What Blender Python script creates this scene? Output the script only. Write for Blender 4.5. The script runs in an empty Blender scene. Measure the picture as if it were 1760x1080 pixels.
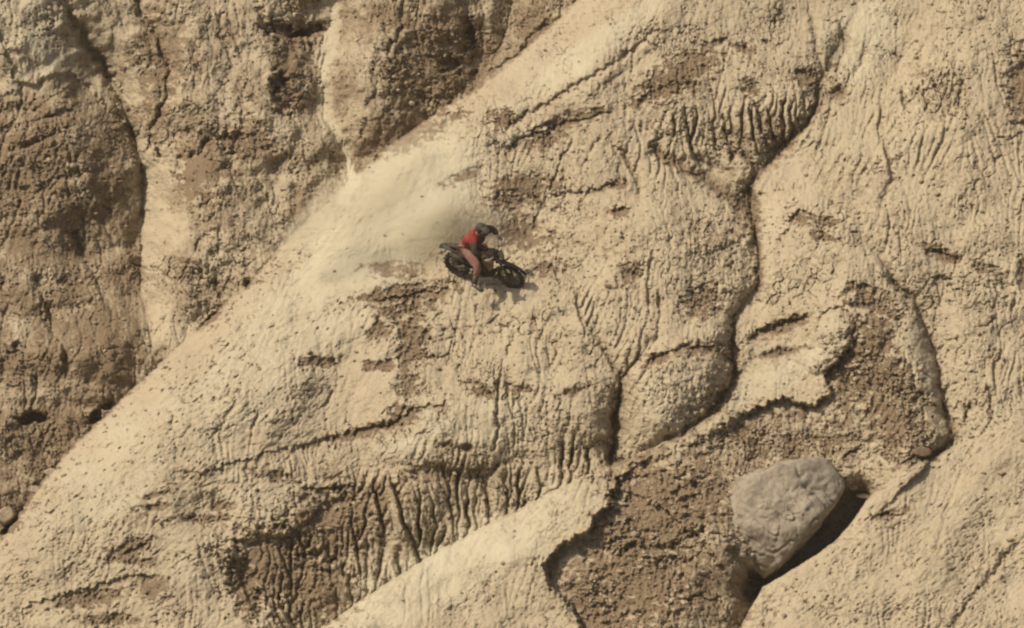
import bpy, bmesh, math, random
import numpy as np
from mathutils import Vector, Matrix, noise as mnoise

random.seed(4); rng = np.random.default_rng(11)
SC = bpy.context.scene
COL = SC.collection

# ------------------------------------------------------------------ camera, sky, sun, exposure
PPM = 70.0            # photo pixels per metre at the rider
D0 = 110.0            # metres from the camera to the rider's part of the slope
cam_d = bpy.data.cameras.new('camera'); cam = bpy.data.objects.new('camera', cam_d); COL.objects.link(cam)
TH = math.radians(18)                                  # the camera looks down on the slope
VIEW = Matrix.Rotation(-TH, 4, 'X')
cam.location = VIEW @ Vector((0, -D0, 0)); cam.rotation_euler = (math.pi/2-TH, 0, 0)
cam_d.sensor_width = 36; cam_d.lens = 36*D0/(1760/PPM); cam_d.clip_start = 1; cam_d.clip_end = 2000
SC.camera = cam
SUN = (VIEW @ Vector((-0.60, -0.40, 0.70))).normalized()        # direction to the sun
SC.world = bpy.data.worlds.new('World'); SC.world.use_nodes = True
wn = SC.world.node_tree.nodes; wl = SC.world.node_tree.links
bg = wn['Background']; sky = wn.new('ShaderNodeTexSky'); sky.sky_type = 'NISHITA'; sky.sun_disc = False
sky.sun_elevation = math.asin(SUN.z); sky.sun_rotation = math.atan2(SUN.x, SUN.y)
sky.dust_density = 6.0; sky.air_density = 0.7; sky.ozone_density = 0.3
wl.new(sky.outputs[0], bg.inputs[0]); bg.inputs[1].default_value = 0.085
sd = bpy.data.lights.new('sun', 'SUN'); sd.energy = 3.6; sd.angle = math.radians(0.6); sd.color = (1.0, 0.885, 0.765)
so = bpy.data.objects.new('sun', sd); COL.objects.link(so); so.location = (-40, -60, 80)
so.rotation_euler = SUN.to_track_quat('Z', 'Y').to_euler()
vs = SC.view_settings; vs.view_transform = 'Standard'; vs.look = 'None'; vs.gamma = 1; vs.exposure = 0.19
vs.use_curve_mapping = False
SC.render.engine = 'CYCLES'
SC.cycles.filter_width = 2.2
SC.cycles.max_bounces = 5; SC.cycles.diffuse_bounces = 3; SC.cycles.volume_bounces = 2
SC.cycles.volume_step_rate = 2.0

# ------------------------------------------------------------------ numpy helpers
def sstep(a, b, x):
    t = np.clip((x-a)/(b-a), 0, 1); return t*t*(3-2*t)
PERM = rng.permutation(512).astype(np.int32)
def hash2(ix, iy, k=0):
    return PERM[(PERM[(ix + 37*k) & 511] + iy) & 511]
GA = rng.random(512)*2*np.pi
GX, GY = np.cos(GA).astype(np.float32), np.sin(GA).astype(np.float32)
R1, R2 = rng.random(512).astype(np.float32), rng.random(512).astype(np.float32)
def pn(x, y, k=0):                      # gradient noise, about -1..1
    fx = np.floor(x); fy = np.floor(y); ix = fx.astype(np.int32); iy = fy.astype(np.int32)
    u = (x-fx).astype(np.float32); v = (y-fy).astype(np.float32)
    def g(dx, dy):
        h = hash2(ix+dx, iy+dy, k); return GX[h]*(u-dx) + GY[h]*(v-dy)
    su = u*u*u*(u*(u*6-15)+10); sv = v*v*v*(v*(v*6-15)+10)
    a = g(0,0); b = g(1,0); c = g(0,1); d = g(1,1)
    return 1.5*((a+(b-a)*su)*(1-sv) + (c+(d-c)*su)*sv)
def fbm(x, y, octs, k=0, gain=.5, lac=2.03):
    s = 0; a = 1.0
    for i in range(octs):
        s = s + a*pn(x, y, k+i*3); x = x*lac; y = y*lac; a *= gain
    return s
def worley(x, y, k=0):                  # F1, F2
    fx = np.floor(x); fy = np.floor(y); ix = fx.astype(np.int32); iy = fy.astype(np.int32)
    u = (x-fx).astype(np.float32); v = (y-fy).astype(np.float32)
    f1 = np.full(u.shape, 9., np.float32); f2 = f1.copy()
    for dx in (-1,0,1):
        for dy in (-1,0,1):
            h = hash2(ix+dx, iy+dy, k)
            d = (dx+R1[h]-u)**2 + (dy+R2[h]-v)**2
            f2 = np.minimum(f2, np.maximum(f1, d)); f1 = np.minimum(f1, d)
    return np.sqrt(f1), np.sqrt(f2)
def blur(a, n=1):
    for _ in range(n):
        a = a.copy()
        a[1:-1] = .25*a[:-2]+.5*a[1:-1]+.25*a[2:]
        a[:,1:-1] = .25*a[:,:-2]+.5*a[:,1:-1]+.25*a[:,2:]
    return a

# ------------------------------------------------------------------ the terrain grid (slope coordinates, 1 unit = 1/70 m)
STEP = 1.42
X0, X1, Y0, Y1 = -90, 1850, -80, 1160
fxs = np.arange(X0, X1, STEP); fys = np.arange(Y0, Y1, STEP)
X, Y = np.meshgrid(fxs, fys)
X = X.astype(np.float32); Y = Y.astype(np.float32)
WXs = 4*fbm(X/34, Y/34, 2, 5) ; WYs = 4*fbm(X/34, Y/34, 2, 25)          # gentle meander
WXr = WXs + 4*fbm(X/12, Y/12, 3, 45, .6); WYr = WYs + 4*fbm(X/12, Y/12, 3, 65, .6)   # ragged

def dist(P, pad, rough=1.0):
    """distance, signed side (+ = right hand of travel, y down) and 0..1 position along a polyline, in a window"""
    P = np.array(P, float)
    i0 = max(0, np.searchsorted(fxs, P[:,0].min()-pad)); i1 = np.searchsorted(fxs, P[:,0].max()+pad)
    j0 = max(0, np.searchsorted(fys, P[:,1].min()-pad)); j1 = np.searchsorted(fys, P[:,1].max()+pad)
    w = (slice(j0, j1), slice(i0, i1))
    x = X[w] + WXs[w]*(1-rough)*.6 + WXr[w]*rough; y = Y[w] + WYs[w]*(1-rough)*.6 + WYr[w]*rough
    best = np.full(x.shape, 1e9, np.float32); side = np.ones(x.shape, np.float32); pos = np.zeros(x.shape, np.float32)
    L = np.hypot(*(P[1:]-P[:-1]).T); cum = np.concatenate([[0], np.cumsum(L)]); tot = cum[-1]
    for k in range(len(P)-1):
        ax, ay = P[k]; dx, dy = P[k+1]-P[k]; l2 = dx*dx+dy*dy
        t = np.clip(((x-ax)*dx+(y-ay)*dy)/l2, 0, 1)
        qx = x-ax-t*dx; qy = y-ay-t*dy; d = qx*qx+qy*qy
        m = d < best
        best = np.where(m, d, best); side = np.where(m, np.sign(dx*qy-dy*qx), side)
        pos = np.where(m, (cum[k]+t*L[k])/tot, pos)
    return w, np.sqrt(best), side, pos

U = (540-Y)*0.72 - 0.16*(X-880)                       # depth away from the viewer: the overall slope
U += 34*fbm(X/330, Y/330, 3, 90)+7*fbm(X/90, Y/70, 2, 93) 
def dome(F_, x, y, rx, ry, h, ang=0, p=.8):
    a = math.radians(ang); dx = X+2*WXs-x; dy = Y+2*WYs-y
    r2_ = ((dx*math.cos(a)+dy*math.sin(a))/rx)**2+((-dx*math.sin(a)+dy*math.cos(a))/ry)**2
    return F_ - h*np.clip(1-r2_, 0, 1)**p
for a in [(1075,545,225,222,44),(1165,690,108,100,30),(1425,480,135,165,32),(1225,185,180,110,18,-15),(835,700,230,120,26),(1650,330,170,280,30),
          (1545,650,85,130,26),(380,700,300,110,16,-42),(1440,600,90,60,12,-20),(1010,110,240,50,16,-36),(1720,560,110,130,22),(700,860,160,60,14,-20),
          (1130,400,120,60,8),(1640,120,90,150,16,20)]:
    U = dome(U, *a)
BR = np.zeros_like(X); DU = np.zeros_like(X); RO = np.full_like(X, .82); RI = np.zeros_like(X); SM = np.zeros_like(X)
# BR brown: crust, plus shade painted into gullies, holes and under scarps, DU pale dust, RO roughness of the popcorn clay, RI how deeply rills cut

def gully(P, depth, wl_, wr=None, rough=.7, taper=.12, br=0., power=1.3, up=False):
    wr = wl_ if wr is None else wr
    w, d, s, t = dist(P, 3.2*max(wl_, wr)+8, rough)
    ww = np.where(s > 0, wr, wl_)
    f = np.exp(-(d/ww)**power)
    tp = sstep(0, taper, t) if taper else 1
    U[w] += depth*f*tp
    if br: BR[w] += br*np.exp(-(d/(0.8*ww))**2)*tp  # gully floor painted browner where its shade falls
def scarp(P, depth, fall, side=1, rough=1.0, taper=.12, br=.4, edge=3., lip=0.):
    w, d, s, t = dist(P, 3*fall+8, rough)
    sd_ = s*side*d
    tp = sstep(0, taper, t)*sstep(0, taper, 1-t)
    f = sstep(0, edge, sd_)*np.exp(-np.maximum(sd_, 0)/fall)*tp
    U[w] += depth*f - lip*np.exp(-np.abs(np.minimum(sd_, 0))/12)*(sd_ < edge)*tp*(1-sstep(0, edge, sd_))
    BR[w] += br*f  # shade below the edge painted in as brown
def patch(x, y, rx, ry, ang=0, br=.6, depth=4, ro=.6, dust=0., rag=.75):
    br = br*1.65; rx = rx*1.06; ry = ry*1.12
    R = max(rx, ry)*1.9
    i0, i1 = np.searchsorted(fxs, [x-R, x+R]); j0, j1 = np.searchsorted(fys, [y-R, y+R]); w = (slice(j0, j1), slice(i0, i1))
    a = math.radians(ang); dx = X[w]-x; dy = Y[w]-y
    u = (dx*math.cos(a)+dy*math.sin(a))/rx; v = (-dx*math.sin(a)+dy*math.cos(a))/ry
    r = np.sqrt(u*u+v*v)
    m = sstep(-.2, .35, 1-r + rag*fbm(X[w]/16, Y[w]/11, 4, 111, .7))*sstep(1.85, 1.3, r)
    md = sstep(-.2, .4, 1-r + .5*fbm(X[w]/20, Y[w]/13, 3, 111))*sstep(1.85, 1.3, r)
    U[w] += depth*md + .22*br*abs(depth)*m*(depth > 0); BR[w] += br*m; RO[w] += ro*m*1.15; DU[w] += dust*m

# --- big forms
L1 = np.array([(-400,1330),(-100,1035),(0,935),(100,800),(200,700),(350,562),(430,492),(500,415),(560,350),(620,300),(680,248),(760,192),(850,135),(920,72),(990,10),(1060,-60),(1200,-200)], float)
wob = 5*fbm(Y/22+3, Y*0, 4, 7, .65)+ 2.*pn(X/9, Y/9, 3)
r1 = (X - np.interp(Y, L1[::-1,1], L1[::-1,0]) + wob)*0.7
L2 = np.array([(300,1280),(480,1130),(560,1080),(640,1022),(740,960),(820,915),(900,874),(980,832),(1070,797),(1150,757),(1220,718),(1290,690),(1400,640)], float)
r2 = (Y - np.interp(X, L2[:,0], L2[:,1]) + 3.2*fbm(X/30, X*0, 4, 9, .6))*0.86       # + = below the crest
L4 = np.array([(1150,1250),(1262,1100),(1275,1078),(1310,1010),(1360,980),(1405,952),(1440,925),(1470,888),(1490,862),(1530,832),(1600,788),(1680,755),(1760,718),(1950,640)], float)
r4 = (Y - np.interp(X, L4[:,0], L4[:,1], left=3000) + 2.5*fbm(X/25, X*0, 3, 19))*0.8
far = r1 < 0
farw = 1-sstep(-4, 1, r1)
# rounding of the main ridge towards its crest
q = np.clip(r1/150, 0, 1); U += 62*(1-np.sqrt(np.clip(1-(1-q)**2, 0, 1)))*(1-farw)
# spur in front: a recess above its crest
J2 = np.interp(X, [300,560,900,1060,1150,1250,1330], [130,125,85,46,24,10,0])
above = 1-sstep(-4, 1, r2)
U += J2*above*np.exp(np.minimum(r2, 0)/150)*(1-farw)
q = np.clip(r2/70, 0, 1); U += np.interp(X, [900,1300], [26,0])*(1-np.sqrt(1-(1-q)**2))*(1-above)
# lower right slope
above4 = (1-sstep(-4, 1, r4))*(X > 1100)
U += np.interp(X, [1250,1320,1480,1560,1700,1900], [60,95,95,26,7,3])*above4*np.exp(np.minimum(r4, 0)/120)*sstep(1120, 1290, X)
q = np.clip(r4/90, 0, 1); U += np.interp(X, [1450,1560,1640], [34,10,0])*(1-np.sqrt(1-(1-q)**2))*(r4 > 0)
U -= np.interp(X, [1450,1600], [8,0])*(r4 > 0)
# the jagged scarp of the spur
L3 = [(1500,545),(1470,575),(1442,610),(1412,640),(1425,672),(1395,692),(1350,682),(1305,697),(1262,714),(1200,755),(1130,780),(1085,800),(1052,830),(1050,865),(1018,885),(1008,912),(960,937),(932,965),(938,1010),(985,1050),(1000,1100),(990,1230)]
w, d, s, t = dist(L3, 420, 1.35)
sd3 = -s*d
J3 = np.interp(t, [0,.05,.12,.3,.42,.5,.58,.75,1], [0,8,20,20,8,22,46,44,36])
f = sstep(0, 9, sd3)*np.exp(-np.maximum(sd3, 0)/150)*(r4[w] < 2)
U[w] += J3*f; D3 = np.zeros_like(X); D3[w] = sstep(-6, 34, sd3)*np.exp(-np.maximum(sd3, 0)/200)*(r4[w] < 0)*sstep(0,.05,t)
# rough brown crust inside, with the scarp's shade painted into it
msk = D3*sstep(1040, 1000, X+(Y-1000)*-.3)
BRD = D3*(.12+.75*sstep(.0,.5, fbm(X/42, Y/36, 4, 140, .65)+.5*sstep(1330, 1150, X)*sstep(780, 860, Y)))
BR += BRD*.9; RO += .6*D3
# main gully, branches
G1 = [(1500,-60),(1470,20),(1435,90),(1410,138),(1408,164),(1397,190),(1378,220),(1345,250),(1330,268),(1298,300),(1287,325),(1290,350),(1296,385),(1304,430),(1303,490),(1278,520),(1262,545),(1258,600),(1263,650),(1228,700),(1180,742),(1110,782),(1070,797)]
gully(G1, 27, 66, 24, rough=.3, taper=.3, power=1.0)
gully(G1, 8, 14, 10, rough=1.0, taper=.22, br=.5, power=1.6)
gully(G1[3:8], 6, 8, 6, rough=1.3, taper=.2, br=.5, power=2)
gully(G1[9:15], 9, 8, 5, rough=1.4, taper=.3, br=.5, power=2); gully(G1[15:20], 11, 9, 5, rough=1.4, taper=.3, br=.5, power=2)
w, d, s, t = dist(G1[8:20], 110, .6); RO[w] += .55*np.exp(-(d/38)**2)*(s > 0)
G2 = [(1425,375),(1480,405),(1510,440),(1537,482),(1556,500),(1571,516),(1583,540),(1593,565),(1603,600),(1614,640),(1622,700),(1640,750),(1600,790)]
gully(G2, 30, 55, 16, rough=.2, taper=.3, power=1.1)
gully(G2, 11, 7, 5, rough=1.1, taper=.4, br=.5, power=2)
G3 = [(945,380),(961,415),(980,463),(994,500),(991,526),(1013,559),(1035,593),(1048,622),(1065,644),(1067,667),(1057,715),(1056,752),(1050,792)]
gully(G3, 8, 4, 4, rough=.8, taper=.5, br=.2)
gully(G3[5:], 34, 34, 24, rough=.4, taper=.6, br=.3, power=1.1)
gully(G3[8:], 11, 12, 9, rough=1.2, taper=.3, br=.4, power=2)
gully([(1135,500),(1131,541),(1128,578),(1106,611),(1075,632)], 10, 9, 7, rough=.7, taper=.5)
gully([(1110,248),(1140,270),(1175,292),(1207,307),(1240,327),(1275,352)], 22, 16, 12, rough=1, br=.8, taper=.1)
gully([(1056,246),(1078,272),(1095,302),(1097,330)], 10, 5, 5, rough=1, br=.3)
gully([(1195,250),(1215,282),(1250,305),(1280,335)], 16, 14, 12, rough=.6, taper=.4)
# left wall hollow
S1 = [(440,1080),(415,1010),(396,968),(400,928),(440,920),(485,918),(525,895),(545,872),(568,842),(590,828),(645,836),(700,812),(740,790),(800,800),(850,790),(930,770),(1000,745)]
scarp(S1[:9], 15, 110, side=1, br=.0, rough=.6, edge=8, taper=.12)
scarp(S1[8:], 8, 60, side=1, br=.2, rough=1.3, edge=14, taper=.2)
w, d, s, t = dist(S1, 200, 1.); RI[w] += 1.2*sstep(0, 30, s*d)*np.exp(-np.maximum(s*d, 0)/150)*(r2[w] < 0)*sstep(0,.03,1-t)
RIw = sstep(720, 830, Y)*above*(1-farw)*sstep(430, 600, X)*sstep(1120, 1040, X); RI += .95*RIw
BR += .22*RIw*sstep(-.3, .5, fbm(X/34, Y/48, 4, 960, .65)) + .14*RIw*sstep(700, 520, X)
w = (slice(None), slice(None))
patch(470,975,74,62,20,.65,8,.3); patch(560,905,75,55,-20,.5,5,.7); patch(650,850,60,26,-10,.22,3,.6); patch(760,815,50,18,0,.2,3,.5)
patch(540,1010,60,60,0,.35,2,.2); patch(420,1010,22,50,-15,.5,8,.0)

# --- far hillside
F = (540-Y)*.62 + 250 + 34*fbm(X/170, Y/170, 4, 200) - .05*(X-300)
for a in [(395,480,150,240,46),(410,150,130,150,34),(685,110,130,190,50),(120,430,140,320,34),(70,60,120,110,26),(180,600,90,130,18),(335,320,60,90,16)]:
    F = dome(F, *a)
def addF(P, depth, wl_, wr, rough, power=1., taper=.05, fade=True):
    global F
    w, d, s, t = dist(P, 3.2*max(wl_, wr)+8, rough)
    ww = np.where(s > 0, wr, wl_); F[w] += depth*np.exp(-(d/ww)**power)*sstep(0, taper, t)*sstep(0, .2, 1.0-t+(0 if fade else .3))
V1 = [(95,-60),(120,20),(150,72),(180,110),(208,170),(230,230),(246,290),(246,350),(243,430),(248,500),(262,560),(268,600)]
addF(V1, 120, 36, 190, .15, 1.0, .3)        # travelling down: right hand = west bluff
addF(V1[:9], 22, 6, 9, 1.1, 2.0, .2)
V1b = [(233,-30),(243,31),(264,51),(278,82),(284,103),(295,120),(286,137),(288,164),(274,195),(250,240)]
addF(V1b, 24, 22, 26, .4, 1.1); addF(V1b, 12, 4, 4, .8, 2)
V2 = [(560,-60),(572,40),(556,110),(560,200),(588,255),(602,300),(590,340)]
addF(V2, 50, 40, 60, .3, 1.1)
addF([(900,-60),(870,40),(850,100),(760,190),(680,240)], 60, 70, 120, .2, 1.)
for P, dp, wd in [([(295,240),(308,228),(336,223),(350,240)],10,5),([(360,236),(343,260),(325,275)],16,6),([(307,265),(307,290),(305,318)],14,4),
    ([(257,233),(274,254),(274,275)],16,5),([(122,394),(148,446),(178,498),(193,528)],18,7),([(60,470),(93,565),(115,609),(115,665)],20,9),
    ([(337,424),(352,405),(370,396),(385,405)],8,4),([(695,-10),(695,7),(688,51),(675,75),(664,106)],10,4),([(671,116),(675,137),(654,178)],9,4),
    ([(658,41),(671,65),(676,76)],8,3),([(634,206),(623,236)],9,4),([(380,20),(376,60),(400,85)],10,4),([(448,10),(455,50),(487,58)],14,6),
    ([(500,62),(530,58),(562,44)],16,6),([(370,480),(378,515)],8,5),([(20,590),(60,640),(70,690)],14,8),([(640,120),(650,150),(630,190)],8,4),
    ([(30,180),(90,200),(150,205)],10,6),([(15,260),(70,240),(120,215)],10,6),([(10,320),(60,330),(120,300),(190,290)],10,7),([(0,232),(50,215),(110,190),(140,196)],10,5)]:
    addF(P, dp, wd, wd, 1., 1.6)
# scarp of the bluff
w, d, s, t = dist([(-60,190),(0,165),(30,152),(25,138),(60,143),(95,118),(130,125),(160,150),(200,190)], 120, 1.)
F[w] += 13*sstep(0, 9, s*d)*np.exp(-np.maximum(s*d, 0)/70)
U = U*(1-farw) + F*farw
BR *= (1-farw)
bl = farw*sstep(255, 225, X - .0*Y + 12*pn(Y/40, X/40, 4))
below = sstep(120, 175, Y - np.interp(X, [0,60,95,130,200], [25,15,-5,0,50]))
BR += bl*(.22+.6*below)*(.7+.5*fbm(X/50, Y/50, 3, 210)); RO += .7*bl*below  # shade of the bluff face painted as brown, strongest below its scarp
mid = farw*(1-bl/np.maximum(farw, 1e-3)); BR += mid*(.18+.38*fbm(X/60, Y/60, 3, 220)); RO += .5*mid
BR += farw*.2*sstep(560, 660, X)*sstep(-40, 40, (X-640)*.4+60-abs(Y-150)*.3) ; RI += .5*bl*below+.3*mid
def fpatch(*a, **k): patch(*a, **k)
for a in [(345,300,38,45,0,.45,-2,-1.),(485,55,32,14,20,.6,13,.4),(535,52,30,10,-14,.6,13,.3),(476,140,12,16,0,.7,17,.3),(490,170,18,22,0,.6,14,.5),  # brown patches; the small deep ones paint shade into hollows
          (500,120,26,60,0,.4,6,.9),(774,113,18,14,0,.8,20,.6),(805,65,10,28,0,.8,16,.6),(812,127,10,5,-30,.6,10,.3),(740,110,70,60,0,.3,4,.5),
          (195,600,46,52,0,.25,0,-1.3),(52,720,24,9,-10,.9,26,.3),(163,717,14,8,-45,.9,22,.2),(185,698,10,7,-45,.9,18,.2),(20,905,16,8,-45,.9,24,0),
          (363,550,14,6,-40,.8,16,.2),(426,487,8,6,-40,.8,14,.2),(280,80,50,60,0,.3,2,-.2),(700,230,60,26,-25,.3,0,-.4),(860,70,34,60,30,.1,0,-.7),
          (400,225,60,30,10,.15,4,1.),(420,250,50,18,0,.4,6,1.),(270,170,22,60,0,.25,0,-.6),(580,275,14,28,-25,.5,0,-.5),(60,300,60,60,0,.3,4,.6)]:
    fpatch(*a)
# pale outwash in the far gullies
w, d, s, t = dist(V2, 60, .9); k_ = np.exp(-(d/13)**2); BR[w] += .35*np.exp(-(d/34)**2)*(1-k_) - .8*k_; RO[w] -= .9*k_; DU[w] += .45*k_
w, d, s, t = dist(V1[5:9], 60, .6); k_ = np.exp(-(d/20)**2)*(s < 0); BR[w] -= .5*k_; RO[w] -= .7*k_

# --- ledges, scars and crust patches on the near slopes
for P, dp, fl, sdn in [
    ([(1275,586),(1300,568),(1340,552),(1365,546),(1397,537)],12,12,-1),([(1300,612),(1330,603),(1370,600)],5,8,-1),
    ([(1350,382),(1360,367),(1375,360),(1392,367)],11,12,-1),([(1330,410),(1345,400),(1356,395)],6,7,-1),
    ([(1585,434),(1605,425),(1622,430),(1650,446)],9,10,-1),([(1605,494),(1608,477),(1640,475)],10,6,-1),([(1620,582),(1647,577)],7,5,-1),
    ([(1050,364),(1060,356),(1086,357)],10,9,-1),([(1000,329),(1030,320),(1052,312),(1066,322)],9,7,-1),
    ([(1104,627),(1122,611),(1150,600),(1200,592),(1240,596)],9,9,-1),([(1310,523),(1336,501)],8,5,-1),
    ([(550,760),(587,745),(668,726),(713,700),(746,693),(782,689)],9,12,-1),([(324,817),(398,795),(493,770),(560,752)],7,8,-1),
    ([(850,256),(897,236),(963,212),(1031,195),(1060,192)],9,10,-1),([(511,838),(567,838),(585,826),(602,832)],10,7,-1),
    ([(1300,95),(1270,75)],8,6,1),([(630,520),(690,505),(740,500),(790,490)],9,8,-1),([(1460,480),(1480,488),(1510,492)],9,8,-1),
    ([(1510,470),(1540,478),(1560,500)],7,6,-1),([(1555,880),(1530,878),(1510,886)],9,6,1),([(210,950),(240,930),(252,928)],8,14,-1),
    ([(20,1050),(110,1020),(220,990),(285,985)],7,12,-1),([(345,900),(398,888)],6,5,-1),([(1370,120),(1385,118),(1400,130)],9,9,-1),
    ([(1480,770),(1455,776),(1448,790)],9,8,1),([(1540,800),(1570,782),(1590,770)],8,9,-1),([(1265,715),(1300,700),(1350,684),(1392,700),(1424,675)],18,6,-1),
    ([(1412,652),(1430,628),(1450,606),(1466,600)],14,9,-1),([(1620,700),(1650,690),(1700,690)],5,6,-1),([(1150,120),(1190,95),(1225,88)],3,6,-1),
    ([(1700,640),(1715,600),(1730,590)],4,5,-1),([(1600,660),(1620,655)],4,4,-1),([(820,440),(815,420)],1,3,1),([(1070,130),(1040,150),(990,175)],4,5,-1)]:
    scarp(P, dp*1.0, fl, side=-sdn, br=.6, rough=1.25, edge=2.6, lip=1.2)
for a in [(1170,128,76,27,-30,.62,4,.5),(1140,160,60,10,-22,.4,4,.5),(1345,562,50,11,-20,.55,5,.6),(1340,606,42,6,-12,.4,3,.4),
    (1418,383,24,8,5,.5,6,.4),(1415,408,22,7,15,.45,6,.4),(1375,375,18,9,0,.3,3,.2),(1620,437,30,10,22,.5,5,.2),(1695,463,24,9,15,.45,5,.3),
    (865,203,24,13,0,.7,6,.7),(785,199,17,6,-10,.6,4,.4),(795,304,36,8,-24,.45,3,.4),(895,322,52,20,-8,.6,3,.4),(880,345,40,16,0,.4,3,.7),
    (985,205,60,9,-17,.7,4,.5),(940,240,34,14,-20,.4,4,.6),(898,402,44,26,20,.5,2,.3),(1065,318,14,9,0,.5,4,.3),(1062,366,16,8,0,.4,3,.2),
    (695,505,82,14,-8,.55,4,.8),(700,530,50,14,-10,.5,3,.8),(650,570,22,12,-20,.5,4,.7),(709,575,26,30,0,.5,3,.9),(661,628,36,9,-5,.6,4,.7),
    (709,612,30,14,0,.6,4,.8),(700,660,20,22,0,.4,3,.7),(545,622,32,9,0,.6,4,.6),(824,671,24,9,20,.5,4,.6),(890,668,22,7,5,.5,4,.6),
    (987,672,26,7,-22,.5,4,.5),(676,463,46,13,0,.35,0,-.2),(939,462,28,10,-5,.5,3,.7),(690,715,26,16,-25,.5,3,.6),(620,742,70,9,-14,.45,3,.6),
    (468,816,42,9,8,.4,3,.5),(271,851,24,5,-12,.5,3,.4),(260,872,34,5,-8,.5,3,.4),(384,869,22,8,-10,.45,3,.4),(352,893,54,7,0,.45,3,.5),
    (218,946,40,12,-25,.5,4,.5),(246,967,32,6,0,.4,3,.4),(158,1030,58,13,-10,.4,3,.6),(267,1010,28,20,0,.4,4,.6),(194,1066,60,10,0,.4,3,.5),
    (1125,617,24,9,-18,.5,4,.7),(1210,600,44,14,0,.4,4,.8),(1210,520,36,26,-20,.4,4,1.),(1285,370,24,40,10,.2,4,.6),(1500,585,40,42,0,.4,4,1.3),
    (1495,640,60,50,20,.35,3,1.2),(1500,520,50,20,20,.35,4,1.),(1540,720,50,60,0,.3,3,.8),(1440,755,34,10,0,.3,3,.6),(1300,770,110,50,-8,.15,2,1.2),
    (1130,880,70,70,0,.4,10,.5),(1100,1000,80,70,0,.4,8,.45),(1200,860,50,40,0,.3,6,.5),(1225,1020,66,52,0,.25,0,-1.2),(1010,1050,30,30,0,.3,4,.6),
    (1755,150,24,60,0,.4,8,.6),(1290,150,16,12,0,.4,4,.7),(1280,82,18,6,10,.6,5,.4),(1385,135,22,14,0,.4,4,.6),(1620,165,40,40,10,.2,3,.5),
    (1440,160,14,12,0,.3,2,.3),(1230,75,26,6,-20,.4,3,.2),(1430,445,24,7,0,.2,2,.3),(1590,780,26,10,-20,.4,3,.2),(1080,470,18,20,0,.4,3,.5),
    (1760,470,10,30,0,.5,6,.2),(1300,235,60,44,-20,.25,0,.3),(1530,884,28,6,-15,.5,3,.2),(1040,830,30,22,-20,.1,0,0),(1460,330,60,30,10,.12,2,.4),
    (800,770,12,6,0,.6,6,.3),(765,765,12,5,-15,.6,6,.3),(590,865,26,20,0,.4,6,.7),(1225,690,40,20,-20,.2,2,.9),(1010,400,60,50,0,.1,2,.7),(1220,430,40,60,0,.12,2,.8)]:
    patch(*a)
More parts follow.
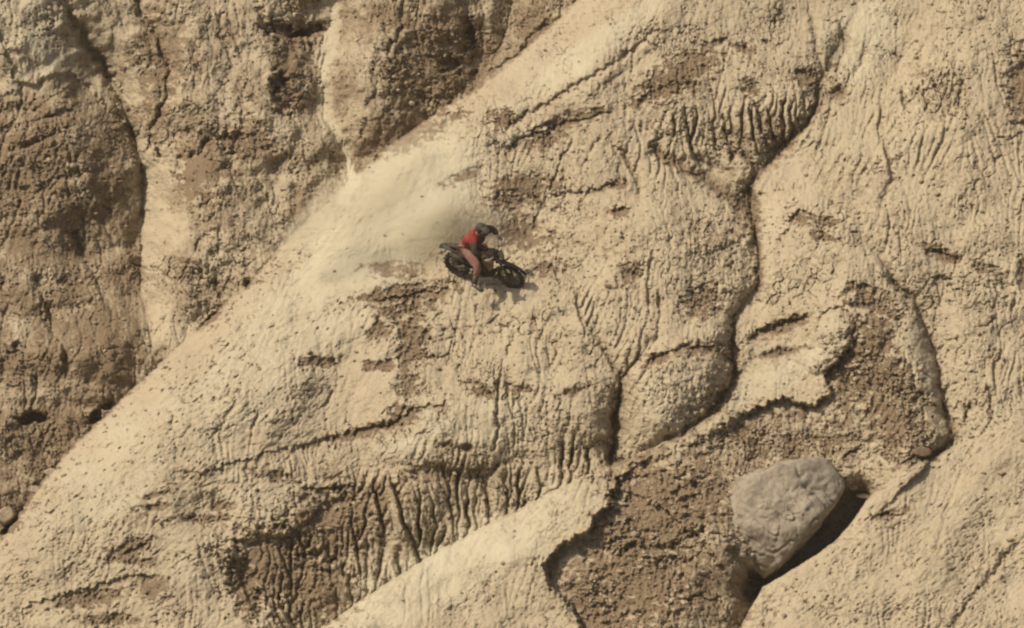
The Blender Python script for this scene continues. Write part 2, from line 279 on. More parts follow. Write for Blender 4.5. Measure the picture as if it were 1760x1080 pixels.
for P, dp, wd in [
    ([(1307,165),(1309,216),(1322,259)],14,4),([(1255,186),(1259,224),(1281,268),(1298,289)],14,5),([(1177,186),(1183,233),(1190,255),(1207,281)],14,4),
    ([(1160,192),(1155,235)],9,4),([(1201,192),(1190,236)],9,4),([(1276,192),(1276,240)],12,5),([(1240,190),(1255,242),(1259,272)],13,4),
    ([(1319,175),(1328,224),(1332,256)],11,4),([(1345,165),(1345,240)],10,4),([(1362,170),(1358,230)],9,4),([(1290,180),(1293,215),(1300,250)],8,3),([(1225,195),(1228,240),(1240,270)],7,3),
    ([(1512,155),(1516,199),(1514,229),(1525,259),(1535,302),(1518,345)],10,5),([(1553,145),(1555,190)],10,4),([(1648,180),(1656,140)],7,4),([(1385,160),(1378,200),(1360,225)],8,4),
    ([(854,622),(851,644),(859,667),(854,693),(856,733),(852,775)],9,3.5),([(883,563),(883,585),(869,607)],8,3.5),([(1131,500),(1135,541)],6,3),
    ([(574,667),(559,698)],8,3.5),([(640,815),(656,880),(659,931),(649,995)],18,5),([(673,805),(693,884),(709,925),(724,965)],18,5),
    ([(717,855),(722,925)],14,4),([(800,795),(830,826),(843,863),(843,888)],14,5),([(858,790),(835,822)],12,5),([(968,748),(968,815)],14,4.5),([(983,770),(983,812)],13,4.5),
    ([(925,795),(928,845)],13,5),([(765,905),(754,935)],14,5),([(601,985),(606,1030)],14,5),([(577,995),(579,1045)],12,5),([(686,930),(686,985)],14,5),
    ([(800,850),(806,900)],12,4),([(870,810),(872,870)],11,4),([(890,800),(893,850)],10,4),([(1010,760),(1012,800)],10,4),([(740,860),(748,900),(742,940)],12,4),([(770,850),(778,890)],10,4),
    ([(956,14),(932,45),(904,75),(884,99),(845,122)],9,3.5),([(1140,-10),(1134,13),(1125,52),(1086,86),(1043,117),(1009,138),(973,158),(935,182),(901,202),(868,221)],14,4.5),
    ([(1405,562),(1412,542),(1425,532),(1445,532),(1460,542),(1470,550),(1465,570),(1470,592)],9,2.5),([(1717,465),(1730,487),(1750,520),(1742,532)],8,4),
    ([(1666,677),(1662,725)],9,4),([(1696,650),(1704,677),(1704,722)],8,4),([(960,240),(972,258),(955,300),(945,325)],6,3),([(985,235),(965,275)],5,3),
    ([(948,325),(935,345),(920,375),(918,400)],6,3),([(968,292),(972,325)],6,3),([(940,338),(970,336),(1000,328)],8,3),([(1690,1010),(1660,1040),(1630,1090)],12,6),([(1760,920),(1715,975),(1690,1010)],9,6),
    ([(360,760),(372,740),(405,695)],6,3),([(290,735),(300,715)],6,3),([(430,745),(445,712)],6,3),([(400,665),(380,690)],5,3),([(850,990),(820,1030)],5,4),([(900,985),(930,960)],3,3),
    ([(1440,20),(1455,80),(1440,120)],7,6),([(1500,60),(1480,110),(1430,170)],7,6),([(1390,0),(1400,60),(1408,110)],8,6),([(1120,540),(1115,480),(1122,430)],4,3),([(1595,60),(1570,130)],5,4),
    ([(1000,300),(1010,270),(1030,240)],5,4),([(1035,262),(1060,290),(1075,318)],7,4),([(1370,770),(1420,765)],4,3),([(1420,880),(1500,850),(1545,815)],0,4)]:
    if dp: gully(P, dp*(.72 if dp > 10 else 1), wd, wd, rough=1.0, taper=.3, br=.22, power=1.7)
# fields of rills
def soft(x, y, rx, ry, ang=0):
    a = math.radians(ang); dx = X-x; dy = Y-y
    return sstep(1.3, .6, np.sqrt(((dx*math.cos(a)+dy*math.sin(a))/rx)**2+((-dx*math.sin(a)+dy*math.cos(a))/ry)**2))
RI += 1.2*soft(1270,215,150,60,-10) + .5*soft(1060,560,110,120) + .5*soft(1160,290,120,50,20) + .5*soft(1600,250,170,180) + .4*soft(1680,620,90,130)
RI += .25 + .35*soft(960,650,160,200)+.7*soft(1560,700,60,110)
# dust cover: smooth pale ground on the ridge flank, the spur, along the pale bands
DU += .9*soft(680,350,190,95,-38) + .5*soft(540,540,280,90,-44) + .7*soft(740,990,330,60,-28) + .5*soft(1330,650,110,28,-25)+ .6*soft(1000,100,190,26,-36)
DU += .5*soft(920,225,60,14,-25) + .2*soft(1437,570,26,32)+.4*soft(800,720,130,50)+.35*soft(1150,690,60,60)+.35*soft(450,860,60,30)
DU += .55*soft(70,60,130,90) + .5*soft(1480,70,60,90,30) + .35*soft(200,800,200,60,-45)+.6*soft(690,770,40,22)  # pale dust; the first also paints the bluff's lit top
DU = np.clip(DU + .25*fbm(X/70, Y/70, 3, 260), 0, 1)
SM = sstep(.3, 1., DU)
SM = np.maximum(SM*.6, .82*soft(700,365,105,52,-25))

U += -(X-830)*.24*np.exp(-((X-830)/100)**2-((Y-480)/45)**2)
w, d, s, t = dist([(1470,868),(1436,915),(1392,955),(1345,990),(1305,1010)], 90, .4)
U[w] += 85*np.exp(-(d/34)**3)*(r4[w] < 0)
gully([(1252,940),(1268,962),(1312,1008)], 22, 8, 8, rough=.5, taper=.1, power=2)
# --- water-cut rills: rain routed down the rows, cutting where it gathers
nr, nc = X.shape; idx = np.arange(nc)
RI = np.clip(RI+.15, 0, 1.7)*np.clip(.6+.8*fbm(X/75, Y/75, 3, 500), .12, 1.4)*.6
jit = (rng.random((nr, nc)).astype(np.float32)-.5)
for it in range(5):
    B = blur(U, 3 if it < 2 else 1)
    gx = np.gradient(B, axis=1)/STEP
    sh = .72*gx/(1+gx*gx)*2.2
    sh = np.clip(sh + .5*jit*(.6 if it else 1), -1.6, 1.6)
    A = np.zeros_like(U); a = np.ones(nc, np.float32)
    for r in range(nr):
        A[r] = a
        tgt = np.clip(idx+sh[r], 0, nc-1.001); lo = tgt.astype(np.int32); fr = tgt-lo
        a = (np.bincount(lo, a*(1-fr), nc)[:nc] + np.bincount(lo+1, a*fr, nc)[:nc]).astype(np.float32)*.991 + 1
    cut = np.clip(np.log(A/30+.25)+1.0, 0, 3.6)
    cut = cut - blur(cut, 30)
    U += RI*1.25*blur(cut, 1)*(1-.75*SM)

# --- clay surface at small scale
RO = np.clip(RO, .15, 1.8)*(1-.8*SM)
# direction of the streaks: down the fall line of the ridge flank on the left, vertical elsewhere
ang = np.radians(40)*sstep(1000, 700, X+ .3*Y)*(1-farw) + np.radians(35)*(r4 > 0) + np.radians(28)*(r2 > 0)*(X < 1000)*(1-farw)
def rot(a0):
    c, s_ = math.cos(a0), math.sin(a0); return X*c+Y*s_, -X*s_+Y*c
xa, ya = rot(math.radians(50)); xb, yb = rot(math.radians(5))
k_ = np.clip(ang/np.radians(40), 0, 1)
wa = 5*fbm(X/40, Y/40, 3, 300)
nA = fbm((xa+wa)/7, (ya+wa)/26, 3, 310, .6); nB = fbm((xb+wa)/8, (yb+wa)/20, 3, 320, .6)
st = k_*nA+(1-k_)*nB
U += 1.5*RO**.7*st
f1, f2 = worley(X/6+.3*wa, Y/5+.3*wa, 1)
U += .55*RO*(np.clip(f1, 0, 1)**1.5)
def cracks(sc, dep, wdt, k, warp, ax=1., ay=1., X=X, Y=Y):
    wx = warp*fbm(X/(sc*.8), Y/(sc*.8), 3, k+40); wy = warp*fbm(X/(sc*.8), Y/(sc*.8), 3, k+60)
    n_ = pn((X+wx)/(sc*ax), (Y+wy)/(sc*ay), k)
    gate = sstep(-.15, .35, fbm(X/(sc*2.2), Y/(sc*2.2), 3, k+80, .6))
    e_ = np.exp(-(np.abs(n_)/wdt)**1.5)*gate
    return dep*e_, e_
c1, e1 = cracks(30, 4.6, .055, 600, 9, .8, 1.25); c2, e2 = cracks(10, 2.7, .11, 700, 4.5); c3, e3 = cracks(62, 6.5, .028, 800, 22, .8, 1.5)
c1r, e1r = cracks(22, 3.4, .05, 620, 9, .75, 2.3, xa, ya); c2r, e2r = cracks(9, 2.6, .10, 720, 3, .8, 2.4, xa, ya)
c1 = c1*(1-k_)+c1r*k_; e1 = e1*(1-k_)+e1r*k_; c2 = c2*(1-k_)+c2r*k_; e2 = e2*(1-k_)+e2r*k_; c3 = c3*(1-.8*k_); e3 = e3*(1-.8*k_)
cm = (1-.85*SM)*(1-.3*DU)*(.3+.95*sstep(-.45, .5, fbm(X/110, Y/90, 4, 905, .6)))
U += cm*(c1+c2*np.clip(.5+.5*RO, 0, 1.5)+c3); BR += cm*(.3*e1+.24*e2+.3*e3)
f1b, f2b = worley(X/14+.5*wa, Y/10+.4*wa, 2)
U += RO*(1.4*sstep(.12, .0, f2b-f1b)*np.clip(RO-.7, 0, 1) + 1.0*f1b*np.clip(RO-.4, 0, 1.2))
U += (1.3+1.0*RO)*fbm(X/27, Y/21, 5, 330, .55)
# clods and terracettes on the rough crust: steps facing down
tz = (Y+ .25*X)/17 + 1.3*fbm(X/45, Y/22, 4, 350, .6)
U += np.clip(RO-1.0, 0, 1.6)*3.0*(sstep(0, .25, tz % 1)*(1-(tz % 1)))*sstep(-.2, .3, pn(X/60, Y/60, 351))
# scattered small pits and dashes
pit = fbm(xa/6.5, ya/15, 2, 360)*k_ + fbm(X/8, Y/6.5, 2, 361)*(1-k_)
den = fbm(X/90, Y/90, 3, 370)
pm = sstep(.6, .95, pit + .22*den)*(1-.9*SM)
U += 5.0*pm; BR += .3*pm
U += 1.1*cm*np.abs(fbm(xa/9, ya/17, 4, 520, .6))*k_ + 1.1*cm*np.abs(fbm(X/11, Y/11, 4, 530, .6))*RO
nV = np.abs(fbm((X+wa*1.6)/6.5, (Y+wa)/30, 3, 560, .55)); U += 3.2*cm*np.exp(-nV/.10)*(1-k_)*sstep(-.3, .4, fbm(X/100, Y/100, 2, 570)); BR += .14*cm*np.exp(-nV/.10)*(1-k_)
fl = sstep(.38, .75, fbm(xa/5.5, ya/14, 3, 540, .6))*k_ + sstep(.4, .8, fbm(X/6, Y/6, 3, 550, .6))*(1-k_)
U += 2.2*fl*cm; BR += .5*fl*cm*(1+.5*farw)
BR += np.where(RO > .6, .16, .05)*fbm(X/11, Y/9, 4, 380, .7)
BR = np.clip(BR + .1*fbm(X/120, Y/90, 4, 390), 0, 1)

# ------------------------------------------------------------------ mesh: fine grid inside, growing cells outside
def grow(a, sgn, total, first=STEP, g=1.13):
    out = []; st_ = first; x = a
    while abs(x-a) < total: st_ *= g; x += sgn*st_; out.append(x)
    return out
gl = grow(fxs[0], -1, 7000)[::-1]; gr = grow(fxs[-1], 1, 7000); gt = grow(fys[0], -1, 5200)[::-1]; gb = grow(fys[-1], 1, 6400)
axs = np.array(gl+list(fxs)+gr); ays = np.array(gt+list(fys)+gb)
def pad(Z, extrap=False):
    return np.pad(Z, ((len(gt), len(gb)), (len(gl), len(gr))), mode='edge')
AX, AY = np.meshgrid(axs, ays)
cx = np.clip(AX, fxs[0], fxs[-1]); cy = np.clip(AY, fys[0], fys[-1])
# outside: low-passed edge values continued along the mean slope, plus hills of its own
UO = pad(U)
ox = np.abs(AX-cx); oy = AY-cy; od = np.hypot(ox, oy)
UO = UO - .70*oy - .05*(AX-cx)
amp = np.clip(od/300, 0, 1)
UO += amp*(90*fbm(AX/520, AY/520, 4, 400)+22*fbm(AX/90, AY/90, 4, 410)) + np.clip(od/30, 0, 1)*3*fbm(AX/16, AY/16, 3, 420)
def topoint(px, py, u):
    d_ = D0 + u/PPM; k = d_/D0
    x_, y_, z_ = (px-880)/PPM*k, u/PPM, (540-py)/PPM*k
    c_, s_ = math.cos(TH), math.sin(TH)
    return x_, y_*c_+z_*s_, -y_*s_+z_*c_
PXw, PYw, PZw = topoint(AX, AY, UO)
BRo, DUo, SMo = pad(BR), pad(DU), pad(SM)
BRo = BRo*(1-amp)+amp*np.clip(.3+.4*fbm(AX/200, AY/200, 3, 430), 0, 1)
FR = pad(farw)
# region of every cell
Rg = np.zeros(U.shape, np.int8)                 # 0 main slope
Rg[r2 > 0] = 2; Rg[(X > 1400) & (r2 > 0)] = 0
Rg[(sd3_full := np.zeros_like(X)) > 1] = 0
hol = (D3 > .25) & (r2 > 0); Rg[hol] = 3
Rg[(r2 > 0) & (X > 1010) & (Y > 690) & (Rg == 0)] = 3; Rg[(r4 > 0)] = 4
Rg[far] = 1
RG = pad(Rg)
def make_sheet(name, code):
    nrow, ncol = AX.shape
    cell = RG[:-1, :-1] == code
    jj, ii = np.nonzero(cell)
    v = jj*ncol+ii
    quads = np.stack([v, v+ncol, v+ncol+1, v+1], 1)
    used = np.unique(quads); remap = np.full(nrow*ncol, -1, np.int64); remap[used] = np.arange(len(used))
    quads = remap[quads].astype(np.int32)
    co = np.stack([PXw.ravel()[used], PYw.ravel()[used], PZw.ravel()[used]], 1).astype(np.float32)
    me = bpy.data.meshes.new(name)
    me.vertices.add(len(co)); me.vertices.foreach_set('co', co.ravel())
    me.loops.add(quads.size); me.loops.foreach_set('vertex_index', quads.ravel())
    me.polygons.add(len(quads)); me.polygons.foreach_set('loop_start', np.arange(0, quads.size, 4, dtype=np.int32))
    me.polygons.foreach_set('loop_total', np.full(len(quads), 4, np.int32))
    me.polygons.foreach_set('use_smooth', np.ones(len(quads), bool))
    me.update(calc_edges=True)
    at = me.color_attributes.new('soil', 'FLOAT_COLOR', 'POINT')
    c = np.stack([BRo.ravel()[used], DUo.ravel()[used], SMo.ravel()[used], np.ones(len(used))], 1).astype(np.float32)
    at.data.foreach_set('color', c.ravel())
    o = bpy.data.objects.new(name, me); COL.objects.link(o); o['kind'] = 'structure'
    me.materials.append(CLAY); return o

def mat(name, rgb, rough=.8, metallic=0., spec=.3, var=.12, scale=30., dirt=0.):
    m = bpy.data.materials.new(name); m.use_nodes = True; n = m.node_tree.nodes; l = m.node_tree.links
    b = n['Principled BSDF']; b.inputs['Roughness'].default_value = rough; b.inputs['Metallic'].default_value = metallic
    b.inputs['Specular IOR Level'].default_value = spec
    tc = n.new('ShaderNodeTexCoord'); no = n.new('ShaderNodeTexNoise'); no.inputs['Scale'].default_value = scale; no.inputs['Detail'].default_value = 5
    l.new(tc.outputs['Object'], no.inputs['Vector'])
    mx = n.new('ShaderNodeMix'); mx.data_type = 'RGBA'
    mx.inputs[6].default_value = (*[c*(1-var) for c in rgb], 1); mx.inputs[7].default_value = (*[min(1, c*(1+var)) for c in rgb], 1)
    l.new(no.outputs[0], mx.inputs[0]); out = mx.outputs[2]
    if dirt:
        n2 = n.new('ShaderNodeTexNoise'); n2.inputs['Scale'].default_value = 7; n2.inputs['Detail'].default_value = 6
        l.new(tc.outputs['Object'], n2.inputs['Vector'])
        mr = n.new('ShaderNodeMapRange'); mr.inputs[1].default_value = .42; mr.inputs[2].default_value = .68; mr.inputs[4].default_value = dirt
        l.new(n2.outputs[0], mr.inputs[0]); m2 = n.new('ShaderNodeMix'); m2.data_type = 'RGBA'
        l.new(mr.outputs[0], m2.inputs[0]); l.new(out, m2.inputs[6]); m2.inputs[7].default_value = (.36,.28,.18,1); out = m2.outputs[2]
    l.new(out, b.inputs['Base Color'])
    bu = n.new('ShaderNodeBump'); bu.inputs['Strength'].default_value = .3; bu.inputs['Distance'].default_value = .01
    l.new(no.outputs[0], bu.inputs['Height']); l.new(bu.outputs[0], b.inputs['Normal'])
    return m

def clay_material():
    m = bpy.data.materials.new('badland_clay'); m.use_nodes = True; n = m.node_tree.nodes; l = m.node_tree.links
    b = n['Principled BSDF']; b.inputs['Roughness'].default_value = .95; b.inputs['Specular IOR Level'].default_value = .12
    at = n.new('ShaderNodeVertexColor'); at.layer_name = 'soil'; sp = n.new('ShaderNodeSeparateColor'); l.new(at.outputs[0], sp.inputs[0])
    tc = n.new('ShaderNodeTexCoord')
    def nz(scale, det, r=.6, typ=None):
        t = n.new('ShaderNodeTexNoise'); t.inputs['Scale'].default_value = scale; t.inputs['Detail'].default_value = det; t.inputs['Roughness'].default_value = r
        l.new(tc.outputs['Object'], t.inputs['Vector']); return t
    def mixc(f, a, b_):
        x = n.new('ShaderNodeMix'); x.data_type = 'RGBA'
        for s, v in ((0, f), (6, a), (7, b_)):
            if isinstance(v, (tuple, float)): x.inputs[s].default_value = v
            else: l.new(v, x.inputs[s])
        return x.outputs[2]
    def math_(op, a, b_=None, c=None):
        x = n.new('ShaderNodeMath'); x.operation = op
        for i, v in enumerate((a, b_, c)):
            if v is None: continue
            if isinstance(v, (int, float)): x.inputs[i].default_value = v
            else: l.new(v, x.inputs[i])
        return x.outputs[0]
    n1 = nz(.55, 6); n2 = nz(7, 8, .7); n3 = nz(16, 5, .65)
    tan = mixc(n1.outputs[0], (.322,.268,.175,1), (.41,.345,.228,1))
    pale = mixc(n2.outputs[0], (.405,.37,.255,1), (.485,.447,.31,1))
    brown = mixc(n3.outputs[0], (.135,.097,.056,1), (.225,.17,.104,1))
    c = mixc(math_('MULTIPLY', sp.outputs[1], .85), tan, pale)
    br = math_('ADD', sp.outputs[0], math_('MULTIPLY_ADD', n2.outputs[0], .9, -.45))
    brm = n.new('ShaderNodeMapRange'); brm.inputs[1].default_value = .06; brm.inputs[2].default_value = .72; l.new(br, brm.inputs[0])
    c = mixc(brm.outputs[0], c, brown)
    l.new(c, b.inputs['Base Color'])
    vo = n.new('ShaderNodeTexVoronoi'); vo.inputs['Scale'].default_value = 15; l.new(tc.outputs['Object'], vo.inputs['Vector'])
    h = math_('ADD', math_('MULTIPLY', n2.outputs[0], .022), math_('MULTIPLY', vo.outputs['Distance'], -.009))
    h = math_('ADD', h, math_('MULTIPLY', n3.outputs[0], .014))
    bu = n.new('ShaderNodeBump'); bu.inputs['Distance'].default_value = 1.0
    l.new(math_('SUBTRACT', 1.0, math_('MULTIPLY', sp.outputs[2], .75)), bu.inputs['Strength'])
    l.new(h, bu.inputs['Height']); l.new(bu.outputs[0], b.inputs['Normal'])
    return m
CLAY = clay_material()
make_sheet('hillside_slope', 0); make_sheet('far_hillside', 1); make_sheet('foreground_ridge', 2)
make_sheet('eroded_hollow', 3); make_sheet('lower_slope', 4)

def usample(px, py, sm=3):
    i = int(np.searchsorted(fxs, px)); j = int(np.searchsorted(fys, py))
    return float(np.mean(U[j-sm:j+sm+1, i-sm:i+sm+1]))
def ground(px, py, off=0., sm=3):
    return Vector(topoint(px, py, usample(px, py, sm)-off))

# ------------------------------------------------------------------ object helpers
def link(name, me, parent=None, m=None, smooth=True):
    o = bpy.data.objects.new(name, me); COL.objects.link(o)
    if parent: o.parent = parent
    if m: me.materials.append(m)
    if smooth: me.polygons.foreach_set('use_smooth', [True]*len(me.polygons))
    return o
def tag(o, label, cat, group=None):
    o['label'] = label; o['category'] = cat
    if group: o['group'] = group
def frombm(name, bm, parent=None, m=None, smooth=True):
    me = bpy.data.meshes.new(name); bmesh.ops.recalc_face_normals(bm, faces=bm.faces); bm.to_mesh(me); bm.free()
    return link(name, me, parent, m, smooth)
def softpoly(planes, sub, p=26):
    bm = bmesh.new(); bmesh.ops.create_icosphere(bm, subdivisions=sub, radius=1)
    for v in bm.verts:
        d_ = v.co.normalized(); s_ = 0
        for nn, dd in planes:
            q_ = nn.dot(d_)/dd
            if q_ > 0: s_ += q_**p
        v.co = d_*(s_**(-1/p))
    return bm

# boulder ------------------------------------------------------------
def boulder(name, cpx, cpy, outline, thick, back, seed, material, off, sub=6, label='', cat='boulder', amp=1.):
    # outline in metres about the centre, x right, z up
    pl = []
    for k in range(len(outline)):
        a = Vector(outline[k]); b_ = Vector(outline[(k+1) % len(outline)])
        e = b_-a; nn = Vector((e.y, -e.x)).normalized()
        if nn.dot(a) < 0: nn = -nn
        dd = nn.dot(a)
        for tilt in (-.22, .12):
            N = Vector((nn.x, tilt, nn.y)); ln = N.length; pl.append((N/ln, dd*1.02/ln))
    pl += thick
    pl.append((Vector((0, 1, 0)), back))
    bm = softpoly(pl, sub)
    for v in bm.verts:
        p = v.co*1.1 + Vector((seed, 0, 0)); nrm = v.co.normalized()
        h = .07*mnoise.fractal(p*.8, 1, 2, 4) + .05*mnoise.fractal(p*2.2, .9, 2, 4) + .05*(abs(mnoise.noise(p*1.7))**.7) + .022*mnoise.fractal(p*5, 1, 2, 4)
        c_ = mnoise.noise(Vector((p.x*.9+p.z*1.1, p.y, p.z*.6-p.x*.5))*2.0)
        h -= .06*max(0, 1-abs(c_)*16) + .03*max(0, 1-abs(mnoise.noise(p*3.1))*14)                  # cracks
        v.co += nrm*h*amp*1.35
    o = frombm(name, bm, None, material)
    o.location = ground(cpx, cpy, off, 8); o.rotation_euler = (-TH, 0, 0); tag(o, label, cat)
    return o
def rock_material(name, c1, c2):
    m = bpy.data.materials.new(name); m.use_nodes = True; n = m.node_tree.nodes; l = m.node_tree.links
    b = n['Principled BSDF']; b.inputs['Roughness'].default_value = .9; b.inputs['Specular IOR Level'].default_value = .15
    tc = n.new('ShaderNodeTexCoord'); a = n.new('ShaderNodeTexNoise'); a.inputs['Scale'].default_value = 2.2; a.inputs['Detail'].default_value = 9; a.inputs['Roughness'].default_value = .68
    l.new(tc.outputs['Object'], a.inputs['Vector'])
    r = n.new('ShaderNodeMapRange'); r.inputs[1].default_value = .35; r.inputs[2].default_value = .65; l.new(a.outputs[0], r.inputs[0])
    x = n.new('ShaderNodeMix'); x.data_type = 'RGBA'; x.inputs[6].default_value = (*c1, 1); x.inputs[7].default_value = (*c2, 1)
    l.new(r.outputs[0], x.inputs[0]); l.new(x.outputs[2], b.inputs['Base Color'])
    f = n.new('ShaderNodeTexNoise'); f.inputs['Scale'].default_value = 9; f.inputs['Detail'].default_value = 8; f.inputs['Roughness'].default_value = .7
    l.new(tc.outputs['Object'], f.inputs['Vector'])
    bu = n.new('ShaderNodeBump'); bu.inputs['Distance'].default_value = .06; bu.inputs['Strength'].default_value = .8
    l.new(f.outputs[0], bu.inputs['Height']); l.new(bu.outputs[0], b.inputs['Normal'])
    return m
GREY = rock_material('weathered_grey_rock', (.205,.175,.125), (.345,.30,.22))
TANR = rock_material('tan_rock', (.22,.165,.105), (.41,.335,.23))
out = [(1272,833),(1306,811),(1388,790),(1430,799),(1450,834),(1440,868),(1404,905),(1374,940),(1340,982),(1318,988),(1282,966),(1254,936),(1250,895),(1259,858)]
ol = [((x-1352)/PPM, (893-y)/PPM) for x, y in out]
V = lambda *a: Vector(a).normalized()
boulder('boulder', 1352, 893, ol, [(V(-.22,-.93,.30), .72), (V(.0,-.97,-.05), .80), (V(-.5,-.8,-.35), .93), (V(.35,-.8,.45), .93), (V(.62,-.78,-.2), .98), (V(-.75,-.65,.1), 1.1), (V(-.1,-.65,.80), 1.15)], 1.2, 3.3, GREY, 20, 6,
        'large rounded grey boulder wedged in the hollow above the lower slope')
def small_rock(px, py, w_, h_, seed, label, material=TANR, off=4, cat='rock'):
    rr = random.Random(seed); n_ = 8
    o_ = [((w_/2)*(1+.15*rr.uniform(-1, 1))*math.cos(-a), (h_/2)*(1+.15*rr.uniform(-1, 1))*math.sin(-a)) for a in [2*math.pi*k/n_ for k in range(n_)]]
    return boulder('rock', px, py, o_, [(V(.2,-1,.3), min(w_, h_)*.5)], min(w_, h_)*.5, seed, material, off, 4, label, cat, amp=min(w_, h_)*.6)
small_rock(10, 886, .5, .5, 2, 'pale rounded rock at the left edge beside the dark gully')
small_rock(88, 812, .36, .22, 5, 'small pale stone in the gully, upper of the two below the left bluff')
small_rock(62, 842, .32, .22, 8, 'small pale stone in the gully, lower of the two below the left bluff')
small_rock(1583, 777, .55, .26, 11, 'brown slab of rock lying at the top of the lower right slope', material=rock_material('brown_rock', (.13,.09,.055), (.22,.16,.1)))
small_rock(1486, 853, .5, .14, 14, 'thin pale slab just right of the big boulder')
small_rock(1466, 838, .3, .16, 17, 'small angular stone touching the big boulder at its upper right')
small_rock(1497, 628, .16, .12, 21, 'tiny pale stone on the dark crumbly flank above the boulder')

# loose clods and grit lying where the crust crumbles
def rubble(count):
    wgt = (.06 + .5*np.clip(RO-.9, 0, 1)**2 + 1.2*np.clip(D3, 0, 1)**2*(RO > .8) + .8*np.exp(-(np.hypot(X-1352, Y-893)/150)**4)*(r4 < 0)
           + .9*np.exp(-(r1/14)**2)*(Y > 420) + .5*np.exp(-((r2+10)/12)**2))*(1-SM)
    wgt *= sstep(-.1, .5, fbm(X/50, Y/50, 3, 940))+.12
    p_ = (wgt/wgt.sum()).ravel().astype(np.float64); p_ /= p_.sum()
    pick = rng.choice(wgt.size, count, p=p_)
    base_ = bmesh.new(); bmesh.ops.create_icosphere(base_, subdivisions=1, radius=1)
    bv_ = np.array([v.co[:] for v in base_.verts]); bf_ = np.array([[v.index for v in f.verts] for f in base_.faces]); base_.free()
    vs_, fs_ = [], []
    for n_, i_ in enumerate(pick):
        px_, py_ = float(X.flat[i_]), float(Y.flat[i_]); u_ = float(U.flat[i_])
        r_ = .017*math.exp(rng.normal(.35, .5)); r_ = min(r_, .085)
        c_ = np.array(topoint(px_, py_, u_-r_*PPM*.45))
        sc_ = r_*np.array([rng.uniform(.8, 1.5), rng.uniform(.8, 1.2), rng.uniform(.55, 1.)])
        vs_.append(bv_*(1+rng.uniform(-.28, .28, (len(bv_), 1)))*sc_ + c_); fs_.append(bf_+n_*len(bv_))
    me = bpy.data.meshes.new('rubble'); me.from_pydata(np.concatenate(vs_).tolist(), [], np.concatenate(fs_).tolist()); me.update()
    o = link('rubble', me, None, TANR, False); o['kind'] = 'stuff'; o['label'] = 'loose clay clods and grit scattered over the crumbling slopes'
rubble(5200)
# ------------------------------------------------------------------ dirt bike
M_RUB = mat('dusty_rubber', (.016,.015,.013), .9, dirt=.12); M_BLK = mat('black_plastic', (.014,.014,.013), .65, dirt=.1)
M_MET = mat('alloy', (.07,.062,.055), .6, .4, dirt=.15); M_DRK = mat('dark_engine', (.028,.025,.022), .7, .2, dirt=.15)
M_TAN = mat('dusty_brown_plastic', (.13,.085,.045), .6, dirt=.5); 
M_SEAT = mat('seat_vinyl', (.03,.027,.025), .7, dirt=.2); M_WHT = mat('white_plate', (.22,.205,.17), .6, dirt=.3)
def tube(pts, rad, seg=8, bm=None, cap=True):
    bm = bm or bmesh.new(); pts = [Vector(p) for p in pts]
    rads = rad if isinstance(rad, (list, tuple)) else [rad]*len(pts)
    rings = []; prev = None
    for k, p in enumerate(pts):
        t_ = (pts[min(k+1, len(pts)-1)]-pts[max(k-1, 0)]).normalized()
        ref = prev if prev else (Vector((0,1,0)) if abs(t_.y) < .9 else Vector((1,0,0)))
        a = (ref-t_*ref.dot(t_)).normalized(); b_ = t_.cross(a); prev = a
        rings.append([bm.verts.new(p+(a*math.cos(2*math.pi*i/seg)+b_*math.sin(2*math.pi*i/seg))*rads[k]) for i in range(seg)])
    for A_, B_ in zip(rings, rings[1:]):
        for i in range(seg): bm.faces.new((A_[i], A_[(i+1) % seg], B_[(i+1) % seg], B_[i]))
    if cap: bm.faces.new(rings[0][::-1]); bm.faces.new(rings[-1])
    return bm
def loft(sections, cap=True, bm=None):
    bm = bm or bmesh.new(); rings = [[bm.verts.new(p) for p in s_] for s_ in sections]; n_ = len(rings[0])
    for A_, B_ in zip(rings, rings[1:]):
        for i in range(n_): bm.faces.new((A_[i], A_[(i+1) % n_], B_[(i+1) % n_], B_[i]))
    if cap: bm.faces.new(rings[0][::-1]); bm.faces.new(rings[-1])
    return bm
def oval(x, z, hy, hz, cy=0, n_=10, power=2.5, tilt=0.):
    r = []
    for i in range(n_):
        a = 2*math.pi*(i+.5)/n_; c_, s_ = math.cos(a), math.sin(a)
        r.append(Vector((x - tilt*hz*math.copysign(abs(s_)**(2/power), s_), cy+hy*math.copysign(abs(c_)**(2/power), c_), z+hz*math.copysign(abs(s_)**(2/power), s_))))
    return r
def fender(pts, w0, w1, th, camber=.03):
    secs = []
    for k, (x, z) in enumerate(pts):
        t_ = k/(len(pts)-1); hw = w0+(w1-w0)*t_
        x2, z2 = pts[min(k+1, len(pts)-1)]; x1_, z1_ = pts[max(k-1, 0)]
        d_ = Vector((x2-x1_, 0, z2-z1_)).normalized(); nn = Vector((-d_.z, 0, d_.x)); 
        if nn.z < 0: nn = -nn
        top = [Vector((x, hw*u, z))-nn*camber*u*u for u in (-1,-.6,0,.6,1)]
        secs.append(top+[p-nn*th for p in top[::-1]])
    return loft(secs)
WB = 1.42; RR = .33; RF = .345
bike = bpy.data.objects.new('motorcycle', None); COL.objects.link(bike)
tag(bike, 'dusty brown and black dirt bike plunging down the slope under its rider', 'motorcycle')
